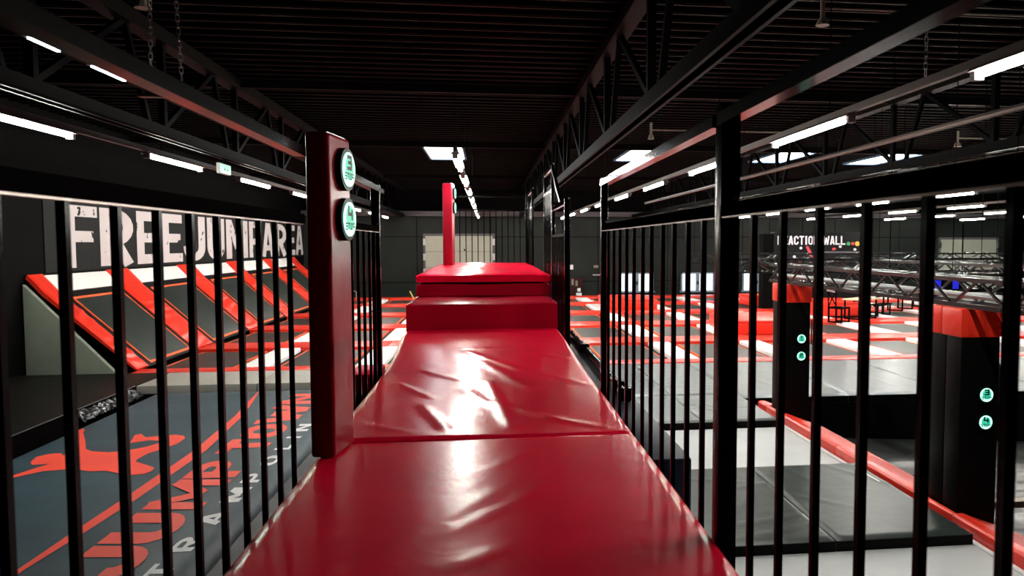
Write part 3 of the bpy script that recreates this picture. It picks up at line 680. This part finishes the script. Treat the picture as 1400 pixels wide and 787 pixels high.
# chair, tables and bench with sled legs
def sled(t, x, y, w_, d_, h_, ang):
    R_ = Matrix.Translation((x, y, 0)) @ Matrix.Rotation(ang, 4, 'Z')
    for s in (-1, 1):
        b = MB(R_); xx = s*w_/2
        b.bar((xx, -d_/2, .033), (xx, d_/2, .033), .05).bar((xx, -d_/2, .01), (xx, -d_/2, h_), .05).bar((xx, d_/2, .01), (xx, d_/2, h_), .05)
        b.build('sled_leg', 'black', t)
    return R_
ang = math.radians(35)
t = thing('metal_chair', 'black metal frame chair with crossed backrest at the table on the court', 'chair', (11.9, 24.5, 0))
R_ = sled(t, 11.95, 24.5, .5, .48, .5, ang)
MB(R_).box(-.28, .28, -.27, .27, .48, .54).build('seat', 'black', t)
b = MB(R_); b.bar((-.25, .25, .5), (-.25, .28, 1.08), .035).bar((.25, .25, .5), (.25, .28, 1.08), .035).bar((-.25, .25, .55), (.25, .28, 1.05), .03).bar((.25, .25, .55), (-.25, .28, 1.05), .03)
b.build('back_frame', 'black', t); MB(R_).bar((-.3, .28, 1.1), (.3, .28, 1.1), .05).bar((-.3, .0, 1.06), (-.25, .28, 1.1), .04).build('top_rail', 'chrome', t)
def table(x, y, L_, W_, h_, lab, name='table', cat='table', m='wood', g=None):
    t = thing(name, lab, cat, (x, y, 0), g); R_ = sled(t, x, y, L_*.8, W_*.85, h_-.05, ang)
    MB(R_).box(-L_/2, L_/2, -W_/2, W_/2, h_-.05, h_).build('table_top' if name == 'table' else 'bench_top', m, t, bevel=.01)
    MB(R_).bar((-L_*.4, 0, h_-.08), (L_*.4, 0, h_-.08), .05).build('under_beam', 'black', t)
table(13.3, 25.6, 1.3, .75, .74, 'table with pale wooden top and black sled legs beside the metal chair')
table(15.6, 28.0, 2.0, .7, .72, 'table with dark top and black sled legs, second from the chair', m='darkmat')
table(17.7, 29.6, 1.8, .7, .72, 'table with pale wooden top and black sled legs, farthest from the chair')
table(14.6, 26.6, 1.2, .35, .46, 'low dark bench with black sled legs between the two tables', 'bench', 'bench', 'black')
# reaction wall
t = thing('reaction_wall', 'black reaction game wall with white lettering and coloured dots', 'game wall', (13.7, 30.2, 0))
MB().box(11.75, 15.65, 30.0, 30.5, .006, 3.18).build('board', 'banner', t, bevel=.01)
xx = 11.9; txt = 'REACTION WALL'
wid = {'I': .12, 'W': .27, ' ': .14}
for ch in txt:
    wv = wid.get(ch, .2)
    if ch != ' ':
        mb = MB(); wd = .5 if ch != 'W' else .72
        if ch == 'I': wd = .25
        letter(mb, ch, (xx, 29.994, 2.66), (1, 0, 0), (0, 0, 1), wd, .36, .15, wv/.36/wd); mb.build('letter', 'signtext', t, fix=False)
    xx += wv+.035
for x, z, m, r in ((14.98, 2.70, 'green', .075), (15.17, 2.70, 'reddot', .065), (15.37, 2.70, 'yellowdot', .095), (12.9, 2.52, 'whiteink', .05), (12.62, 2.16, 'whiteink', .05), (14.62, 2.58, 'whiteink', .05), (15.27, 2.46, 'whiteink', .05), (12.25, 2.45, 'whiteink', .05), (12.25, 1.6, 'whiteink', .05), (13.6, 1.5, 'whiteink', .05)):
    MB().tube((x, 29.95, z), (x, 30.0, z), r, 16).build('button', m, t)
mb = MB(); mb.poly([(13.12, 29.993, 2.58), (13.22, 29.993, 2.6), (13.46, 29.993, 2.2), (13.4, 29.993, 2.12), (13.3, 29.993, 2.2)]).poly([(14.28, 29.993, 2.42), (14.46, 29.993, 2.46), (14.40, 29.993, 2.54), (14.28, 29.993, 2.52)])
mb.build('red_print', 'reddot', t, fix=False)
MB().box(13.75, 15.55, 29.96, 30.0, 2.28, 2.38).build('grey_bar', 'beamgrey', t)
MB().box(11.3, 11.74, 30.05, 30.5, .006, 3.1).build('side_board', 'walldark', t)

# ================================================================== THE WALKWAY
t = thing('walkway_platform', 'black steel platform under the red walkway mats', 'platform', (0, 8, ZF))
MB().box(-.975, .915, -2, 18.054, 1.26, 1.378).build('deck', 'blackmatt', t)
for x in (-.9, .84):
    for y, zz in ((-1.5, ZF), (3, ZF), (7.5, ZF), (10.9, ZF), (16.92, .008)): MB().box(x-.05, x+.05, y-.05, y+.05, zz, 1.26).build('leg', 'black', t)
def sstep(a, b, x): u = max(0, min(1, (x-a)/(b-a))); return u*u*(3-2*u)
def ridges(lst):
    def f(x, y):
        z = 0
        for (x0, y0), (x1, y1), amp, wd in lst:
            dx, dy = x1-x0, y1-y0; l = math.hypot(dx, dy); u = ((x-x0)*dx+(y-y0)*dy)/l; v = (-(x-x0)*dy+(y-y0)*dx)/l
            fade = sstep(-.12, .12, u)*(1-sstep(l-.12, l+.12, u))
            z += amp*math.exp(-(v/wd)**2)*fade
        return z
    return f
r1 = ridges([((-.21, 3.26), (.04, 3.65), .003, .045), ((-.22, 3.07), (.07, 3.4), .004, .05), ((-.17, 2.76), (.06, 2.93), .005, .05), ((.1, 3.45), (.28, 3.73), .003, .04), ((-.05, 3.9), (.2, 4.3), .002, .05), ((.25, 3.1), (.5, 3.6), .002, .06), ((-.5, 2.7), (-.2, 3.4), .002, .06)])
r2 = ridges([((-.8, 6.59), (-.43, 5.88), .008, .035), ((-.49, 5.64), (-.27, 4.83), .011, .04), ((-.01, 6.49), (.15, 4.87), .010, .05), ((-.26, 8.16), (.31, 6.98), .010, .06), ((-.61, 7.1), (-.18, 6.51), .008, .05), ((-.79, 5.03), (-.52, 4.82), .006, .04),
             ((-.3, 8.3), (.5, 8.35), .009, .07), ((.3, 8.3), (.8, 7.6), .008, .05), ((.1, 5.6), (.5, 5.0), .007, .05), ((-.1, 7.6), (.35, 6.1), .007, .06), ((.45, 6.9), (.85, 6.2), .005, .05), ((-.2, 6.2), (.05, 5.5), .006, .05), ((.35, 5.2), (.75, 4.8), .005, .04)])
def edge(y, y0, y1): d = min(y-y0, y1-y); return -.016*max(0, 1-d/.035)**2
def med(x, l, r): d = min(x-l, r-x); return -.02*max(0, 1-d/.035)**2
tag(MB().slab(-.972, .912, -1.5, 4.655, 1.38, lambda x, y: 1.50+.004*math.sin(2.1*x+1.3*y)+r1(x, y)+edge(y, -9, 4.655)+med(x, -.972, .912), 60, 160).build('walkway_mat', 'crimson', smooth=True), 'crimson vinyl walkway mat in the foreground, smooth and nearest the camera', 'mat', 'crimson walkway mats')
def xl2(y): k = sstep(7.5, 10, y); return (-.972-.10*k, .912+.008*k)
def z2(x, y):
    l, r = xl2(y)
    return 1.505+.065*sstep(5.8, 10, y)+.005*math.sin(3*x+2*y)+r2(x, y)+edge(y, 4.66, 12)+med(x, l, r)
tag(MB().slab(-.972, .92, 4.66, 10.02, 1.38, z2, 70, 180, xl2).build('walkway_mat', 'crimson', smooth=True), 'wrinkled shiny crimson vinyl mat in front of the red steps', 'mat', 'crimson walkway mats')
def block(x0, x1, y0, y1, z0, z1, lab):
    tag(MB().slab(x0, x1, y0, y1, z0, lambda x, y: z1+.006*math.sin(5*x+y)+edge(y, y0, y1)*1.3+med(x, x0, x1), 40, 40).build('step_block', 'stepred', smooth=True), lab, 'foam step', 'red foam steps')
block(-1.07, .92, 10.03, 11.7, 1.38, 1.92, 'lower crimson foam step at the end of the walkway')
block(-1.05, .92, 11.27, 18.0, 1.93, 2.118, 'upper crimson foam block between lower step and platform mat')
tag(MB().box(-1.04, .90, 11.72, 17.9, 1.378, 1.925).build('step_core', 'blackmatt'), 'black support under the raised red platform', 'base')
tag(MB().slab(-1.05, .925, 11.24, 18.0, 2.135, lambda x, y: 2.255+.006*math.sin(3*x+1.2*y)+ridges([((.1, 15), (.8, 14.2), .012, .08), ((-.1, 16.5), (.5, 15.6), .01, .08), ((.3, 13), (.85, 12.4), .008, .06)])(x, y)+edge(y, 11.24, 18)*1.4+med(x, -1.05, .925), 50, 110).build('platform_mat', 'crimson', smooth=True), 'shiny crimson mat on top of the raised red platform', 'mat')

# padded column with stop discs
def column(x, y, z0, w_, d_, h_, rot, nums, lab, dd=.245, zd=(1.625, 1.34)):
    R_ = Matrix.Translation((x, y, z0)) @ Matrix.Rotation(math.radians(rot), 4, 'Z')
    t = thing('padded_column', lab, 'column', (x, y, z0), 'red padded start columns')
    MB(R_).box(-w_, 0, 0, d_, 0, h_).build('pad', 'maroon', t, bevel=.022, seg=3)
    MB(R_).box(-w_+.02, -.02, .02, d_-.02, h_, h_+.006).build('top_plate', 'chrome', t)
    n = R_.to_3x3() @ Vector((1, 0, 0)); r_ = R_.to_3x3() @ Vector((0, 1, 0))
    for num, z in zip(nums, zd): disc(t, R_ @ Vector((0, d_*.60, z)), r_, n, dd, num)
column(-.858, 4.30, 1.5, .138, .33, 1.81, -9, ('3', '4'), 'tall crimson padded column on the left with lit 3 and 4 stop discs')
column(-.73, 15.9, 2.25, .2, .35, 1.70, -6, ('1', '2'), 'narrow crimson padded column standing on the raised red platform', zd=(1.5, 1.2))

# ------------------------------------------------------------------ fences
def fence(x, y0, y1, bars, posts, upper, lab, zr=2.86, zb=1.30, bw=.022, mid=None, zlow=None):
    t = thing('railing', lab, 'railing', (x, (y0+y1)/2, zb), 'black steel railings')
    MB().box(x-.0175, x+.0175, y0, y1, zr-.052, zr).build('top_rail', 'railflat', t)
    MB().box(x-.014, x+.014, y0, y1, zr-.058, zr-.0521).build('underside_sheen', 'railsheen', t)  # added strip, imitates bright floor mirrored in the rail's underside
    MB().box(x-.0145, x+.0145, y0, y1, zb, zb+.04).build('bottom_rail', 'black', t)
    if upper: MB().box(x-.03, x+.03, y0, y1, upper-.05, upper).build('upper_rail', 'rail', t)
    if mid: MB().box(x-.018, x+.018, y0, y1, mid-.035, mid).build('mid_rail', 'black', t)
    for y in bars: MB().box(x-bw/2, x+bw/2, y-bw/2, y+bw/2, zb, (mid or zr)-.02).build('baluster', 'black', t)
    for y, z1, pw in posts:
        px = x+math.copysign(max(0, pw/2-.018), x)
        MB().box(px-pw/2, px+pw/2, y-pw/2, y+pw/2, zb, z1).build('post', 'black', t, bevel=.004)
        MB().tube((px+pw*.3, y-pw*.4, zr+.02), (px+pw*.3, y-pw*.62, zr+.02), .012, 8).build('bolt', 'chrome', t)
    return t
br = [1.253+.268*k for k in range(-6, 7)]
fence(.94, -1.2, 2.95, [b for b in br if b < 2.7], [(2.965, 3.26, .08)], 3.22, 'black bar railing on the right, nearest section ending at the thick post')
fence(.94, 3.01, 6.12, [3.22, 3.48, 3.75, 4.0, 4.285, 4.53, 4.81, 5.07, 5.34, 5.6, 5.86], [(6.14, 3.24, .055)], 3.22, 'black bar railing on the right between thick post and slim post')
fence(-1.003, -1.2, 4.26, [1.68+.257*k for k in range(-10, 10)], [], 3.22, 'black bar railing on the left in front of the crimson column')
fence(-1.003, 4.68, 7.12, [4.95, 5.2, 5.48, 5.75, 6.03, 6.31, 6.6, 6.88], [(7.14, 3.24, .075)], 3.22, 'black bar railing on the left behind the crimson column')
fence(.96, 9.3, 11.2, [9.55+.16*k for k in range(11)], [(9.33, 3.26, .07), (11.2, 3.26, .05)], None, 'black gate railing on the right beside the red steps', zr=3.24, mid=2.83)
tall = fence(.96, 11.3, 12.75, [11.45+.16*k for k in range(8)], [(11.3, 3.88, .05), (12.75, 3.88, .05)], None, 'tall black railing frame right of the raised platform, nearer one', zr=3.87, zb=1.3, mid=3.52)
MB().bar((.96, 11.27, 3.84), (.96, 10.05, 3.29), .045).box(.94, .98, 9.98, 10.08, 3.245, 3.30).build('brace', 'black', tall)
fence(.96, 16.4, 17.9, [16.55+.16*k for k in range(8)], [(16.4, 3.9, .05), (17.9, 3.9, .05)], None, 'tall black railing frame right of the raised platform, farther one', zr=3.88, zb=1.3, mid=3.5)
t = thing('railing', 'black railing across the far end of the raised red platform', 'railing', (0, 18.1, 1.9), 'black steel railings')
MB().box(-1.0, .93, 18.06, 18.1, 3.48, 3.52).build('top_rail', 'black', t)
MB().box(-1.0, .93, 18.06, 18.1, 3.80, 3.84).build('upper_rail', 'black', t)
MB().box(-1.0, .93, 18.06, 18.1, 1.9, 1.94).build('bottom_rail', 'black', t)
for k in range(14): MB().box(-.94+.142*k-.011, -.94+.142*k+.011, 18.07, 18.092, 1.92, 3.5).build('baluster', 'black', t)
for x in (-1.0, .93): MB().box(x-.025, x+.025, 18.055, 18.105, 1.3, 3.95).build('post', 'black', t)
# strip and roller beside the walkway opening on the right
tag(MB().box(1.02, 1.28, 4.6, 10.98, -.118, 1.34).build('side_padding', 'navy', bevel=.02), 'navy padded ledge along the right side of the walkway', 'ledge')
t = thing('roller_pipe', 'black roller pipe with clamps lying on the navy ledge', 'pipe', (1.17, 9, 1.34))
MB().tube((1.18, 6.3, 1.385), (1.22, 10.95, 1.385), .045, 12).build('pipe', 'black', t, smooth=True)
for y in (6.4, 6.75, 9.3): MB().box(1.12, 1.25, y-.05, y+.05, 1.343, 1.45).build('clamp', 'black', t, bevel=.01)
tag(MB().box(-1.32, -1.05, 7.25, 7.85, 1.28, 1.47).build('end_pad', 'crimson', bevel=.02), 'small crimson pad end sticking out behind the left railing post', 'pad')
tag(MB().box(-1.34, -1.03, 7.2, 7.9, ZF, 1.28).build('pad_stand', 'blackmatt'), 'black stand under the small crimson pad end', 'stand')
tag(MB().tube((-3.55, 37.0, .0), (-3.75, 37.0, .42), .03, 8).build('stick', 'yellow'), 'short yellow stick leaning on the far court left of the steps', 'stick')
tag(MB().tube((-6.35, 37.5, .0), (-6.35, 37.5, .38), .02, 8).tube((-6.35, 37.5, .38), (-6.55, 37.5, .46), .02, 8).build('hook_pole', 'chrome'), 'small pale hooked pole on the far court behind the left railing', 'pole')
